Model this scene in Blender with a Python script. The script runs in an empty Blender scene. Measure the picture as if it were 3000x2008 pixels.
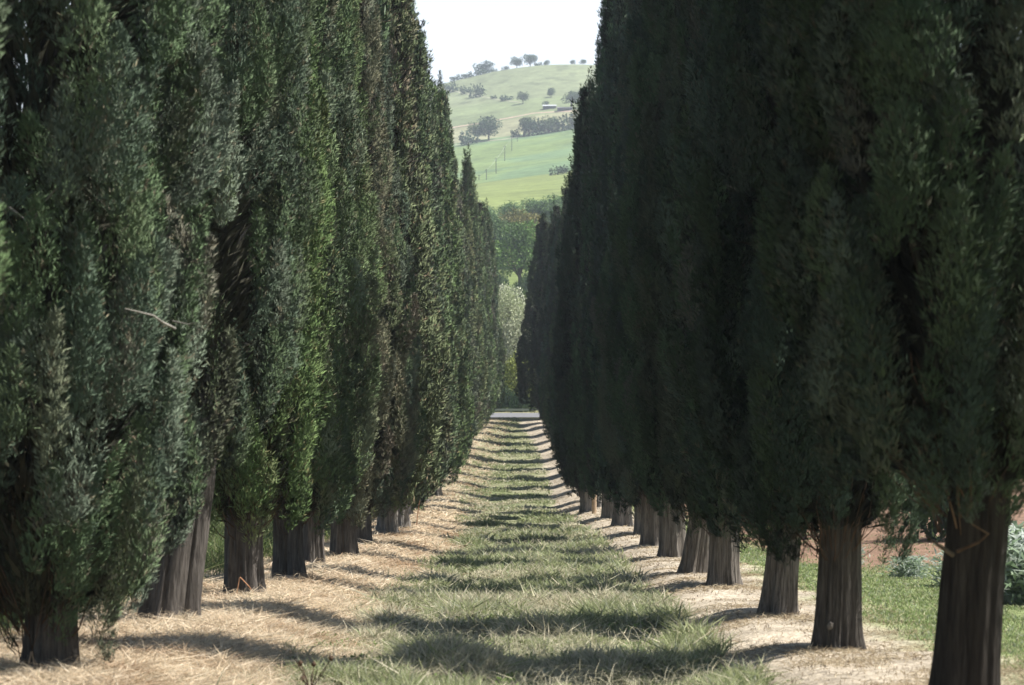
import bpy, math, random
import numpy as np
from math import radians as R_

scene = bpy.context.scene
C = scene.collection
# ------------------------------------------------------------------ measures
EYE = 1.7            # eye height above the foot of the rows
FPX, VX, VY = 5000.0, 1231.0, 1047.0   # lens and vanishing point, measured on the photograph

# ------------------------------------------------------------------ helpers
def tag(o, label=None, cat=None, group=None, kind=None):
    if label: o['label'] = label
    if cat: o['category'] = cat
    if group: o['group'] = group
    if kind: o['kind'] = kind
    return o

def empty(name, loc, rz=0.0):
    o = bpy.data.objects.new(name, None); C.objects.link(o)
    o.location = loc; o.rotation_euler = (0, 0, rz); o.empty_display_size = 0.2
    return o

def link(name, me, mat=None, parent=None):
    o = bpy.data.objects.new(name, me); C.objects.link(o)
    if mat and not me.materials: me.materials.append(mat)
    if parent: o.parent = parent
    return o

def mesh_np(name, V, F, col=None, smooth=False):
    """V (n,3), F (m,k) same-size faces, col (n,3) per vertex"""
    me = bpy.data.meshes.new(name)
    V = np.ascontiguousarray(V, dtype=np.float32); F = np.ascontiguousarray(F, dtype=np.int32)
    m, k = F.shape
    me.vertices.add(len(V)); me.vertices.foreach_set('co', V.ravel())
    me.loops.add(m * k); me.loops.foreach_set('vertex_index', F.ravel())
    me.polygons.add(m)
    me.polygons.foreach_set('loop_start', np.arange(0, m * k, k, dtype=np.int32))
    me.polygons.foreach_set('loop_total', np.full(m, k, dtype=np.int32))
    me.polygons.foreach_set('use_smooth', np.full(m, smooth, dtype=bool))
    if col is not None:
        a = me.color_attributes.new('Col', 'FLOAT_COLOR', 'POINT')
        cc = np.ones((len(V), 4), dtype=np.float32); cc[:, :3] = col
        a.data.foreach_set('color', cc.ravel())
    me.update(calc_edges=True)
    return me

def norm(a): return a / np.maximum(np.linalg.norm(a, axis=-1, keepdims=True), 1e-9)

def blades(P, D, L, W, rng, col, bend=None, nrm=None):
    """diamond blades: P base (n,3), D unit direction, L length, W half width; returns V, F, col"""
    n = len(P)
    S = norm(np.cross(D, rng.normal(size=(n, 3)) if nrm is None else nrm))
    L = np.broadcast_to(np.asarray(L, float), (n,))[:, None]; W = np.broadcast_to(np.asarray(W, float), (n,))[:, None]
    mid = P + D * L * 0.5
    tip = P + D * L
    if bend is not None: tip = tip + bend
    V = np.stack([P, mid + S * W, tip, mid - S * W], 1).reshape(-1, 3)
    F = np.arange(4 * n).reshape(n, 4)
    return V, F, np.repeat(col, 4, axis=0)

def join(parts):
    Vs, Fs, Cs, k = [], [], [], 0
    for V, F, c in parts:
        Vs.append(V); Fs.append(F + k); Cs.append(c); k += len(V)
    return np.concatenate(Vs), np.concatenate(Fs), np.concatenate(Cs)

def tube(pts, rad, seg=8):
    pts = np.asarray(pts, float); n = len(pts)
    rad = np.broadcast_to(np.asarray(rad, float), (n,))
    t = norm(np.gradient(pts, axis=0))
    up = np.array([0.31, 0.17, 0.93]); a = norm(np.cross(t, up)); b = np.cross(t, a)
    th = np.linspace(0, 2 * math.pi, seg, endpoint=False)
    V = pts[:, None] + rad[:, None, None] * (np.cos(th)[None, :, None] * a[:, None] + np.sin(th)[None, :, None] * b[:, None])
    i = np.arange(n - 1)[:, None]; j = np.arange(seg)[None]; j2 = (j + 1) % seg
    F = np.stack([i * seg + j, i * seg + j2, (i + 1) * seg + j2, (i + 1) * seg + j], -1).reshape(-1, 4)
    return V.reshape(-1, 3), F

def box(x0, x1, y0, y1, z0, z1):
    V = np.array([[x, y, z] for z in (z0, z1) for y in (y0, y1) for x in (x0, x1)], float)
    F = np.array([[0, 2, 3, 1], [4, 5, 7, 6], [0, 1, 5, 4], [2, 6, 7, 3], [0, 4, 6, 2], [1, 3, 7, 5]])
    return V, F

def merge(parts):
    V, F, k = [], [], 0
    for v, f in parts: V.append(v); F.append(f + k); k += len(v)
    return np.concatenate(V), np.concatenate(F)

def hash2(ix, iy, s):
    h = (ix.astype(np.int64) * 374761393 + iy.astype(np.int64) * 668265263 + s * 974634777) & 0x7fffffff
    h = ((h ^ (h >> 13)) * 1274126177) & 0x7fffffff
    return ((h ^ (h >> 16)) & 0xffff) / 65535.0

def vnoise(x, y, s=0):
    x = np.asarray(x, float); y = np.asarray(y, float)
    ix = np.floor(x); iy = np.floor(y); fx = x - ix; fy = y - iy
    fx = fx * fx * (3 - 2 * fx); fy = fy * fy * (3 - 2 * fy)
    a = hash2(ix, iy, s); b = hash2(ix + 1, iy, s); c = hash2(ix, iy + 1, s); d = hash2(ix + 1, iy + 1, s)
    return (a * (1 - fx) + b * fx) * (1 - fy) + (c * (1 - fx) + d * fx) * fy

def fbm(x, y, s=0, o=3):
    v = 0; a = 0.5; t = 0
    for k in range(o):
        v = v + a * vnoise(x * 2 ** k, y * 2 ** k, s + k * 17); t += a; a *= 0.5
    return v / t

def sstep(a, b, x):
    t = np.clip((x - a) / (b - a), 0, 1); return t * t * (3 - 2 * t)

# ------------------------------------------------------------------ terrain
def xl(y): return np.interp(y, [0, 55, 80, 110, 130, 150, 400], [-3.9, -3.9, -4.25, -4.35, -4.1, -3.5, -3.4])
def xr(y): return np.interp(y, [0, 60, 80, 110, 130, 150, 400], [2.72, 2.62, 1.95, 1.78, 1.1, 0.05, 0.0])

GD = [-60, 0, 17, 25, 45, 65, 85, 100, 112, 130, 150, 152.5, 155, 160, 162, 170, 200, 230, 300, 340, 380, 420, 650, 800, 905, 960, 1010, 1060, 1190, 1235, 1330, 1500, 1900]
GZ = [0.2, 0.05, 0, -.1, -.36, -.28, -.05, .75, 1.5, 2.95, 4.40, 4.46, 4.50, 4.92, 5.0, 5.4, 11.8, 18.1, 24.9, 31, 39, 48.9, 85.2, 113.2, 136, 150.9, 164.7, 178.1, 215.9, 216.5, 190, 150, 120]
def prof(y):
    y = np.asarray(y, float)
    s = np.interp(y, [0, 145, 148, 166, 200, 400, 1900], [4, 4, .6, .6, 10, 25, 25])
    v = 0
    for k in (-1, -.66, -.33, 0, .33, .66, 1): v = v + np.interp(y + k * s, GD, GZ)
    return v / 7

def T(x, y):
    x = np.asarray(x, float); y = np.asarray(y, float)
    L, Rr = xl(y), xr(y)
    z = prof(y)
    near = 1 - sstep(140, 152, y)
    dip = sstep(L + .5, L + 2.1, x) * (1 - sstep(Rr - 1.5, Rr - .25, x))
    z = z - .26 * dip * near
    z = z - near * .22 * sstep(0.7, 3.5, L - x) - near * .12 * sstep(.6, 4, x - Rr)
    z = z + near * .05 * (fbm(x * 1.3, y * 1.3, 3) - .5) * (1 + dip * 1.6) + near * .14 * (fbm(x * .55, y * .8, 13, 2) - .5)
    hill = sstep(380, 700, y); ridge = sstep(960, 1150, y)
    xc = np.clip(x, -160, 160)
    lat = .14 * xc * hill * (1 - ridge)
    xq = np.clip(x, -75, 24)
    rq = .08 * xq - .00184 * xq * xq - .02 * np.clip(x - 24, 0, 400) + .2 * np.clip(x + 75, -300, 0) * .5
    z = z + lat + rq * ridge
    z = z + hill * 3.0 * (fbm(x / 90, y / 90, 8) - .5)
    z = z + sstep(175, 240, y) * (1 - hill) * .8 * (fbm(x / 25, y / 25, 5) - .5)
    return z

def on_ground(px, py):
    """walk the ray through a measured point until it meets the terrain: gives the real spot on the hill"""
    d = np.concatenate([np.arange(8, 160, .05), np.arange(160, 1300, .5)])
    x = (px - VX) / FPX * d; z = EYE + (VY - py) / FPX * d
    hit = np.nonzero(T(x, d) >= z)[0]
    k = hit[0] if len(hit) else len(d) - 200
    return float(x[k]), float(d[k])

# ------------------------------------------------------------------ materials
def mat_new(name):
    m = bpy.data.materials.new(name); m.use_nodes = True
    nt = m.node_tree; b = nt.nodes['Principled BSDF']
    return m, nt, b

def N(nt, t, **kw):
    n = nt.nodes.new(t)
    for k, v in kw.items(): setattr(n, k, v)
    return n

def mixc(nt, fac, a, b, mode='MIX'):
    n = N(nt, 'ShaderNodeMix', data_type='RGBA', blend_type=mode)
    for s, v in ((0, fac), (6, a), (7, b)):
        if hasattr(v, 'is_output'): nt.links.new(v, n.inputs[s])
        else: n.inputs[s].default_value = v if s == 0 else (*v, 1) if len(v) == 3 else v
    return n.outputs[2]

def mat_foliage(name, rough=.55, spec=.25, transl=0.0, tint=True, soft=False):
    m, nt, b = mat_new(name)
    a = N(nt, 'ShaderNodeAttribute', attribute_name='Col')
    c = a.outputs['Color']
    if tint:
        oi = N(nt, 'ShaderNodeObjectInfo')
        c = mixc(nt, 1.0, c, oi.outputs['Color'], 'MULTIPLY')
    nt.links.new(c, b.inputs['Base Color'])
    if soft:
        an = N(nt, 'ShaderNodeAttribute', attribute_name='Nrm')
        vt = N(nt, 'ShaderNodeVectorTransform', vector_type='NORMAL', convert_from='OBJECT', convert_to='WORLD')
        nt.links.new(an.outputs['Vector'], vt.inputs[0])
        ge = N(nt, 'ShaderNodeNewGeometry')
        sc_ = N(nt, 'ShaderNodeVectorMath', operation='SCALE'); sc_.inputs['Scale'].default_value = .35
        nt.links.new(ge.outputs['Normal'], sc_.inputs[0])
        ad_ = N(nt, 'ShaderNodeVectorMath', operation='ADD'); nt.links.new(vt.outputs[0], ad_.inputs[0]); nt.links.new(sc_.outputs[0], ad_.inputs[1])
        nn_ = N(nt, 'ShaderNodeVectorMath', operation='NORMALIZE'); nt.links.new(ad_.outputs[0], nn_.inputs[0])
        nt.links.new(nn_.outputs[0], b.inputs['Normal'])
    b.inputs['Roughness'].default_value = rough
    b.inputs['Specular IOR Level'].default_value = spec
    if transl > 0:
        tr = N(nt, 'ShaderNodeBsdfTranslucent'); nt.links.new(c, tr.inputs['Color'])
        mx = N(nt, 'ShaderNodeMixShader'); mx.inputs[0].default_value = transl
        nt.links.new(b.outputs[0], mx.inputs[1]); nt.links.new(tr.outputs[0], mx.inputs[2])
        nt.links.new(mx.outputs[0], nt.nodes['Material Output'].inputs['Surface'])
    return m

def mat_bark(name, c1, c2, sc=9.0):
    m, nt, b = mat_new(name)
    tc = N(nt, 'ShaderNodeTexCoord')
    mp = N(nt, 'ShaderNodeMapping'); mp.inputs['Scale'].default_value = (sc, sc, sc * .42)
    nt.links.new(tc.outputs['Object'], mp.inputs['Vector'])
    n1 = N(nt, 'ShaderNodeTexNoise'); n1.inputs['Scale'].default_value = 2.2; n1.inputs['Detail'].default_value = 8; n1.inputs['Roughness'].default_value = .68; n1.inputs['Distortion'].default_value = .4
    nt.links.new(mp.outputs[0], n1.inputs['Vector'])
    n2 = N(nt, 'ShaderNodeTexNoise'); n2.inputs['Scale'].default_value = 2.5; n2.inputs['Detail'].default_value = 3
    nt.links.new(tc.outputs['Object'], n2.inputs['Vector'])
    r = N(nt, 'ShaderNodeValToRGB'); r.color_ramp.elements[0].position = .33; r.color_ramp.elements[1].position = .66
    r.color_ramp.elements[0].color = (*c1, 1); r.color_ramp.elements[1].color = (*c2, 1)
    nt.links.new(n1.outputs[0], r.inputs[0])
    c = mixc(nt, n2.outputs[0], r.outputs[0], (.82, .79, .76), 'MULTIPLY')
    oi = N(nt, 'ShaderNodeObjectInfo'); c = mixc(nt, 1.0, c, oi.outputs['Color'], 'MULTIPLY')
    nt.links.new(c, b.inputs['Base Color'])
    bp = N(nt, 'ShaderNodeBump'); bp.inputs['Strength'].default_value = .9; bp.inputs['Distance'].default_value = .03
    nt.links.new(n1.outputs[0], bp.inputs['Height']); nt.links.new(bp.outputs[0], b.inputs['Normal'])
    b.inputs['Roughness'].default_value = .9; b.inputs['Specular IOR Level'].default_value = .15
    return m

def mat_ground(name, scales=(.9, 14.0, 70.0), amp=.55, bump=.05):
    m, nt, b = mat_new(name)
    a = N(nt, 'ShaderNodeAttribute', attribute_name='Col')
    tc = N(nt, 'ShaderNodeTexCoord')
    c = a.outputs['Color']
    hs = []
    for i, s in enumerate(scales):
        n = N(nt, 'ShaderNodeTexNoise'); n.inputs['Scale'].default_value = s; n.inputs['Detail'].default_value = 4
        n.inputs['Roughness'].default_value = .65
        nt.links.new(tc.outputs['Object'], n.inputs['Vector'])
        mr = N(nt, 'ShaderNodeMapRange'); mr.inputs['From Min'].default_value = .3; mr.inputs['From Max'].default_value = .7
        mr.inputs['To Min'].default_value = 1 - amp * (.6 if i == 0 else 1); mr.inputs['To Max'].default_value = 1 + amp * .55
        nt.links.new(n.outputs[0], mr.inputs[0])
        c = mixc(nt, 1.0, c, mr.outputs[0], 'MULTIPLY'); hs.append(n)
    nt.links.new(c, b.inputs['Base Color'])
    if bump:
        bp = N(nt, 'ShaderNodeBump'); bp.inputs['Strength'].default_value = .8; bp.inputs['Distance'].default_value = bump
        nt.links.new(hs[1].outputs[0], bp.inputs['Height']); nt.links.new(bp.outputs[0], b.inputs['Normal'])
    b.inputs['Roughness'].default_value = .95; b.inputs['Specular IOR Level'].default_value = .1
    return m

def mat_plain(name, col, rough=.8, var=.25, sc=6.0):
    m, nt, b = mat_new(name)
    tc = N(nt, 'ShaderNodeTexCoord')
    n = N(nt, 'ShaderNodeTexNoise'); n.inputs['Scale'].default_value = sc; n.inputs['Detail'].default_value = 5
    nt.links.new(tc.outputs['Object'], n.inputs['Vector'])
    mr = N(nt, 'ShaderNodeMapRange'); mr.inputs['From Min'].default_value = .3; mr.inputs['From Max'].default_value = .7
    mr.inputs['To Min'].default_value = 1 - var; mr.inputs['To Max'].default_value = 1 + var
    nt.links.new(n.outputs[0], mr.inputs[0])
    nt.links.new(mixc(nt, 1.0, col, mr.outputs[0], 'MULTIPLY'), b.inputs['Base Color'])
    b.inputs['Roughness'].default_value = rough; b.inputs['Specular IOR Level'].default_value = .25
    return m

M_CYP = mat_foliage('cypress_foliage', .75, .12, soft=True)
M_LEAF = mat_foliage('broad_foliage', .6, .25, .18)
M_GRASS = mat_foliage('grass_blades', .6, .25, .4, tint=False)
M_BARK = mat_bark('cypress_bark', (.10, .092, .084), (.36, .342, .318), 3.2)
M_BARK2 = mat_bark('tree_bark', (.05, .04, .03), (.16, .13, .10), 4)
M_TWIG = mat_plain('brown_twig', (.095, .06, .038), .8, .4, 9)
M_DEADTWIG = mat_plain('grey_dead_wood', (.30, .28, .25), .8, .3, 9)
M_GROUND = mat_ground('ground_soil', (.9, 12, 60), .5, .04)
M_HILL = mat_ground('hill_fields', (.02, .12, .5), .30, 0)
M_ROAD = mat_plain('pale_road', (.165, .165, .17), .7, .12, 3)
M_TRACK = mat_plain('dirt_track', (.46, .35, .26), .9, .15, .4)
M_STONE = mat_plain('grey_stone', (.2, .18, .155), .9, .35, 7)
M_RAIL = mat_plain('grey_rail', (.30, .33, .31), .6, .1, 4)
M_WOOD = mat_plain('stake_wood', (.42, .31, .21), .85, .25, 8)
M_POLE = mat_plain('dark_pole', (.09, .09, .085), .8, .2, 3)
M_SHEDW = mat_plain('shed_wall', (.16, .15, .16), .9, .25, .8)
M_SHEDR = mat_plain('shed_roof', (.55, .57, .58), .5, .08, .6)
M_REED = mat_plain('dry_cane', (.42, .22, .12), .8, .3, 10)

# ------------------------------------------------------------------ ground sheets
def zone_colors(x, y):
    """what grows or lies where, near the rows: real colours of soil, straw and turf"""
    L, Rr = xl(y), xr(y)
    n1 = fbm(x * .8, y * .8, 21); n2 = fbm(x * 3, y * 3, 31)
    mid = np.array([.31, .305, .19]); green = np.array([.19, .22, .105]); straw = np.array([.64, .535, .40])
    litter = np.array([.47, .405, .315]); lawn = np.array([.24, .285, .125]); earth = np.array([.25, .16, .11]); weed = np.array([.10, .14, .05])
    k = lambda m: m[..., None]
    gm = sstep(.35, .65, n1 * .6 + n2 * .4)
    c = mid * k(1 - gm) + green * k(gm)
    ffs = sstep(60, 100, y)
    ws = 1 - sstep(L + 1.55, L + 2.1, x + ffs * 1.0 + (n2 - .5) * .7)      # straw under the sunlit row
    far = sstep(62, 90, y)
    ws = ws * (1 - .45 * far)
    c = c * k(1 - ws) + (straw * k(1 - .35 * sstep(.5, .68, fbm(x * 1.4 + 3, y, 67)))) * k(ws)
    wr = sstep(Rr - 1.25, Rr - .8, x + ffs * .4 + (n2 - .5) * .6)          # bare litter under the shaded row
    c = c * k(1 - wr) + litter * k(wr)
    wl = sstep(Rr + .55, Rr + 1.6, x + (n1 - .5) * 1.2)         # lawn beyond the shaded row
    c = c * k(1 - wl) + lawn * k(wl)
    we = sstep(Rr + 2.2, Rr + 3.2, x + (n1 - .5) * 2.2 - sstep(40, 30, y) * 1.2) * sstep(39, 44, y + (n1 - .5) * 8) * (1 - sstep(120, 140, y))
    c = c * k(1 - we) + earth * k(we)
    wf = sstep(1.3, 1.9, L - x + (n1 - .5) * 1.2)               # tilled field beyond the sunlit row
    c = c * k(1 - wf) + earth * k(wf)
    ww = wf * sstep(.45, .6, n1)
    c = c * k(1 - ww) + weed * k(ww)
    tl = sstep(85, 120, y) * (1 - ws) * (1 - wr) * sstep(.4, .7, n1)
    c = c * k(1 - .4 * tl) + np.array([.30, .25, .16]) * k(.4 * tl)
    wv = sstep(146, 151, y)
    c = c * k(1 - wv) + (np.array([.27, .26, .13])) * k(wv)
    return c

def grid_mesh(name, xs, ys, colf):
    X, Y = np.meshgrid(xs, ys)
    Z = T(X, Y)
    V = np.stack([X, Y, Z], -1).reshape(-1, 3)
    nx, ny = len(xs), len(ys)
    i = np.arange(ny - 1)[:, None]; j = np.arange(nx - 1)[None]
    F = np.stack([i * nx + j, i * nx + j + 1, (i + 1) * nx + j + 1, (i + 1) * nx + j], -1).reshape(-1, 4)
    return mesh_np(name, V, F, colf(X, Y).reshape(-1, 3), True)

def spread(a, b, s0, g, cap):
    out = [a]; s = s0
    while out[-1] < b:
        out.append(out[-1] + s); s = min(s * g, cap)
    out[-1] = b
    return np.array(out)

xs = np.concatenate([-spread(9, 900, .4, 1.25, 60)[::-1], np.arange(-8.85, 8.9, .15), spread(9, 900, .4, 1.25, 60)])
ys = np.concatenate([np.arange(-40, 10, 2), np.arange(10, 60, .2), np.arange(60, 145, .4), np.arange(145, 168, .4), [168.0]])
g = link('ground', grid_mesh('ground', xs, ys, zone_colors), M_GROUND); tag(g, kind='structure')

BOUND1 = lambda x: 655 + 0 * x
def hill_colors(x, y):
    px = VX + x / y * FPX
    n = fbm(x / 30, y / 30, 41); n2 = fbm(x / 6, y / 14, 43)
    k = lambda m: m[..., None]
    c = np.zeros(x.shape + (3,)) + np.array([.15, .19, .06])
    rough = np.array([.08, .11, .045])
    wv = (1 - sstep(222, 228, y)); c = c * k(1 - wv) + np.array([.10, .14, .05]) * k(wv)
    wl = sstep(380, 400, y)                                  # lowest hill field: yellowish ripening crop
    low = np.array([.21, .255, .085]) * k(.93 + .14 * n) ; c = c * k(1 - wl) + low * k(wl)
    wm = sstep(BOUND1(x) - 2, BOUND1(x) + 2, y)              # green crop with the pole line
    yg = sstep(.45, .75, n + .25 * sstep(5, -25, x))
    md = np.array([.155, .235, .115]) * k(1 - yg * .75) + np.array([.21, .28, .095]) * k(yg * .75)
    c = c * k(1 - wm) + md * k(wm)
    wu = sstep(903, 906, y)                                  # pale stubble above the hedges
    c = c * k(1 - wu) + np.array([.30, .30, .175]) * k(wu)
    w3 = sstep(968, 972, y); c = c * k(1 - w3) + np.array([.22, .265, .13]) * k(w3)
    w4 = sstep(1040, 1044, y + .22 * x)                      # pale grazed top field with darker tussocks
    top = np.array([.235, .27, .145]) * k(1 - .35 * sstep(.58, .75, n2))
    c = c * k(1 - w4) + top * k(w4)
    return c * k(.9 + .2 * n2)

hx = np.concatenate([-spread(70, 900, 3, 1.2, 60)[::-1], np.arange(-69, 60, 1.5), spread(60, 900, 3, 1.2, 60)])
hy = np.concatenate([[168.0], np.arange(169, 240, 1.5), np.arange(240, 420, 3), np.arange(420, 1250, 2.5), spread(1250, 1900, 5, 1.2, 60)])
h = link('hill', grid_mesh('hill', hx, hy, hill_colors), M_HILL); tag(h, kind='structure')

# road across the end of the alley
def ribbon(name, pts_a, pts_b, lift, mat):
    n = len(pts_a); V = []
    for a, b in zip(pts_a, pts_b):
        for p in (a, b): V.append((p[0], p[1], float(T(p[0], p[1])) + lift))
    F = np.array([[2 * i, 2 * i + 1, 2 * i + 3, 2 * i + 2] for i in range(n - 1)])
    return link(name, mesh_np(name, np.array(V), F, None, True), mat)
rx = np.concatenate([np.arange(-200, -10, 6.0), np.arange(-10, 10, .5), np.arange(10, 200, 6.0)])
n_r = 6
Vr = []; 
for x in rx:
    for y in np.linspace(154.6, 160.2, n_r): Vr.append((x, y, float(prof(y)) + .05))
Fr = np.array([[i * n_r + j, (i + 1) * n_r + j, (i + 1) * n_r + j + 1, i * n_r + j + 1] for i in range(len(rx) - 1) for j in range(n_r - 1)])
tag(link('road', mesh_np('road', np.array(Vr), Fr, None, True), M_ROAD), kind='structure')

# dirt track climbing across the hill
tp = [on_ground(px, py) for px, py in [(1010, 297), (1051, 290), (1090, 284), (1135, 276), (1180, 268), (1220, 260), (1265, 257), (1312, 255), (1360, 254)]]
tq = []
for i in range(len(tp) - 1):
    for t in np.linspace(0, 1, 8, endpoint=False):
        tq.append((tp[i][0] * (1 - t) + tp[i + 1][0] * t, tp[i][1] * (1 - t) + tp[i + 1][1] * t))
tag(ribbon('dirt_track', [(a, b - 1.9) for a, b in tq], [(a, b + 1.9) for a, b in tq], .12, M_TRACK), kind='structure')

def hill_strip(name, pix, half, mat):
    q = [on_ground(px, py) for px, py in pix]; r = []
    for i in range(len(q) - 1):
        for t in np.linspace(0, 1, 8, endpoint=False): r.append((q[i][0] * (1 - t) + q[i + 1][0] * t, q[i][1] * (1 - t) + q[i + 1][1] * t))
    tag(ribbon(name, [(a, b - half) for a, b in r], [(a, b + half) for a, b in r], .10, mat), kind='structure')
M_MARGIN = mat_plain('dry_grass_margin', (.40, .39, .27), .95, .3, .3)
hill_strip('field_margin', [(1005, 203), (1030, 208), (1060, 214), (1100, 221), (1140, 229), (1200, 236)], 1.1, M_MARGIN)
hill_strip('hedge_margin', [(1040, 333), (1090, 326), (1150, 320), (1200, 312), (1260, 302), (1340, 290)], 1.4, M_MARGIN)

# ------------------------------------------------------------------ cypress
GREEN = np.array([[.106, .146, .076], [.136, .174, .094], [.102, .134, .092], [.160, .168, .110], [.190, .172, .132], [.155, .180, .132]])
def crown_r(t, R, k=.80, lo_=(.46, .08)):
    t = np.asarray(t)
    lo = np.clip(t / lo_[1], 0, 1) ** .6
    hi = np.clip((1 - t) / (1 - .26), 0, 1) ** k
    return R * (lo_[0] + (1 - lo_[0]) * lo) * np.minimum(hi, 1)

def cypress_crown(seed, H, Rc, zb, leaf, z_fine, wts, lump=1.0, inner=9000, lo_=(.46, .08)):
    """many small scale-leaf sprays gathered in upright plumes; sprays above z_fine are coarser"""
    rng = np.random.default_rng(seed)
    ll, lw = leaf
    hc = H - zb
    n_pl = int(36 * hc * Rc)
    t = rng.random(n_pl * 4)
    ang = rng.random(n_pl * 4) * 2 * math.pi
    gx = np.cos(ang) * 1.9; gy = np.sin(ang) * 1.9                # noise wrapped round the crown
    gap = .5 * fbm(gx + 7, gy + t * hc * .42, seed, 2) + .5 * fbm(gx * 1.9 + t * hc * .9, gy * 1.9 - t * hc * .35, seed + 5, 2)
    gap = np.clip((gap - .5) * 2.3 + .5, 0, 1)
    keep = rng.random(n_pl * 4) < (crown_r(t, 1.0) + .08) * (.25 + .75 * sstep(.12, .45, gap))
    t, ang, gap = t[keep][:n_pl], ang[keep][:n_pl], gap[keep][:n_pl]
    n_pl = len(t)
    rr = crown_r(t, Rc, lo_=lo_) * (.74 + .26 * rng.random(n_pl) ** .7) * (1 - .58 * lump * sstep(.55, .05, gap)) * (1 + .16 * lump * sstep(.5, 1.0, gap))
    pw = (.09 + .13 * rng.random(n_pl)) * (.5 + .5 * crown_r(t, 1.0)) * (.8 + .45 * gap)
    pl = (.5 + .8 * rng.random(n_pl)) * (.75 + .3 * lump)
    stray = rng.random(n_pl) < .07; rr[stray] *= 1.10; pw[stray] *= .55
    tone = rng.choice(len(GREEN), size=n_pl, p=wts)
    parts = []; nrms = []
    for i in range(n_pl):
        zc = zb + t[i] * hc
        coarse = zc > z_fine
        l, w = (max(ll * 2.3, .17), max(lw * 2.6, .05)) if coarse else (ll, lw)
        area = pl[i] * pw[i] * 3.2
        n = max(int(1.5 * area / (l * w)), 6)
        tf = 5                                                     # blades per spray
        m = n // tf + 1; n = m * tf
        o = np.array([math.cos(ang[i]), math.sin(ang[i]), 0]); sd = np.array([-o[1], o[0], 0])
        ax = norm(np.array([0, 0, 1.0]) + o * rng.normal(.10, .12) + sd * rng.normal(0, .15))
        u = rng.random(m) ** .85
        ph = rng.normal(0, .95, m)
        pr_ = np.sin(np.pi * np.clip(u, 0, 1) ** .75) ** .7 * pw[i] * (.70 + .45 * rng.random(m))
        rad = np.cos(ph)[:, None] * o + np.sin(ph)[:, None] * sd
        Pt = o * rr[i] + np.array([0, 0, zc]) + ax * ((u - .3) * pl[i])[:, None] + rad * pr_[:, None]
        Dt = norm(ax * .9 + rad * .55 + rng.normal(0, .26, (m, 3)))
        P = np.repeat(Pt, tf, 0) + rng.normal(0, l * .25, (n, 3))
        D = norm(np.repeat(Dt, tf, 0) + rng.normal(0, .28, (n, 3)))
        nr = norm(np.repeat(rad, tf, 0) * .9 + np.array([0, 0, .45]) + rng.normal(0, .36, (n, 3)))
        c0 = GREEN[tone[i]] * (.8 + .4 * rng.random())
        col = np.repeat(c0[None] * (.78 + .44 * rng.random((m, 1))), tf, 0) * (.9 + .2 * rng.random((n, 1)))
        odd = np.repeat(rng.random(m) < .045, tf)
        col[odd] = np.array([.19, .155, .105]) * (.6 + .8 * rng.random((odd.sum(), 1)))
        parts.append(blades(P, D, l * (.6 + .8 * rng.random(n)), w * .5 * (.7 + .6 * rng.random(n)), rng, col, None, nr))
        nv = norm(np.repeat(rad, tf, 0) * .75 + o * .35 + np.array([0, 0, .25]) + Dt.repeat(tf, 0) * .25 + rng.normal(0, .16, (n, 3)))
        nrms.append(np.repeat(nv, 4, 0))
    n = inner                                                      # dead inner twigs that close the view through the crown
    ti = rng.random(n); ai = rng.random(n) * 2 * math.pi
    ri = crown_r(ti, Rc, lo_=lo_) * .56 * np.sqrt(rng.random(n))
    P = np.stack([np.cos(ai) * ri, np.sin(ai) * ri, zb + ti * hc * .97], 1)
    D = norm(np.stack([np.cos(ai) * .6, np.sin(ai) * .6, np.full(n, .8)], 1) + rng.normal(0, .3, (n, 3)))
    col = np.array([.055, .05, .034])[None] * (.6 + .8 * rng.random((n, 1)))
    parts.append(blades(P, D, .2 + .2 * rng.random(n), .012 + .012 * rng.random(n), rng, col))
    nrms.append(np.repeat(norm(np.stack([np.cos(ai), np.sin(ai), np.full(n, .3)], 1)), 4, 0))
    V, F, c = join(parts)
    me = mesh_np('crown', V, F, c); me.materials.append(M_CYP)
    at_ = me.attributes.new('Nrm', 'FLOAT_VECTOR', 'POINT'); at_.data.foreach_set('vector', np.concatenate(nrms).astype(np.float32).ravel())
    return me

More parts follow.
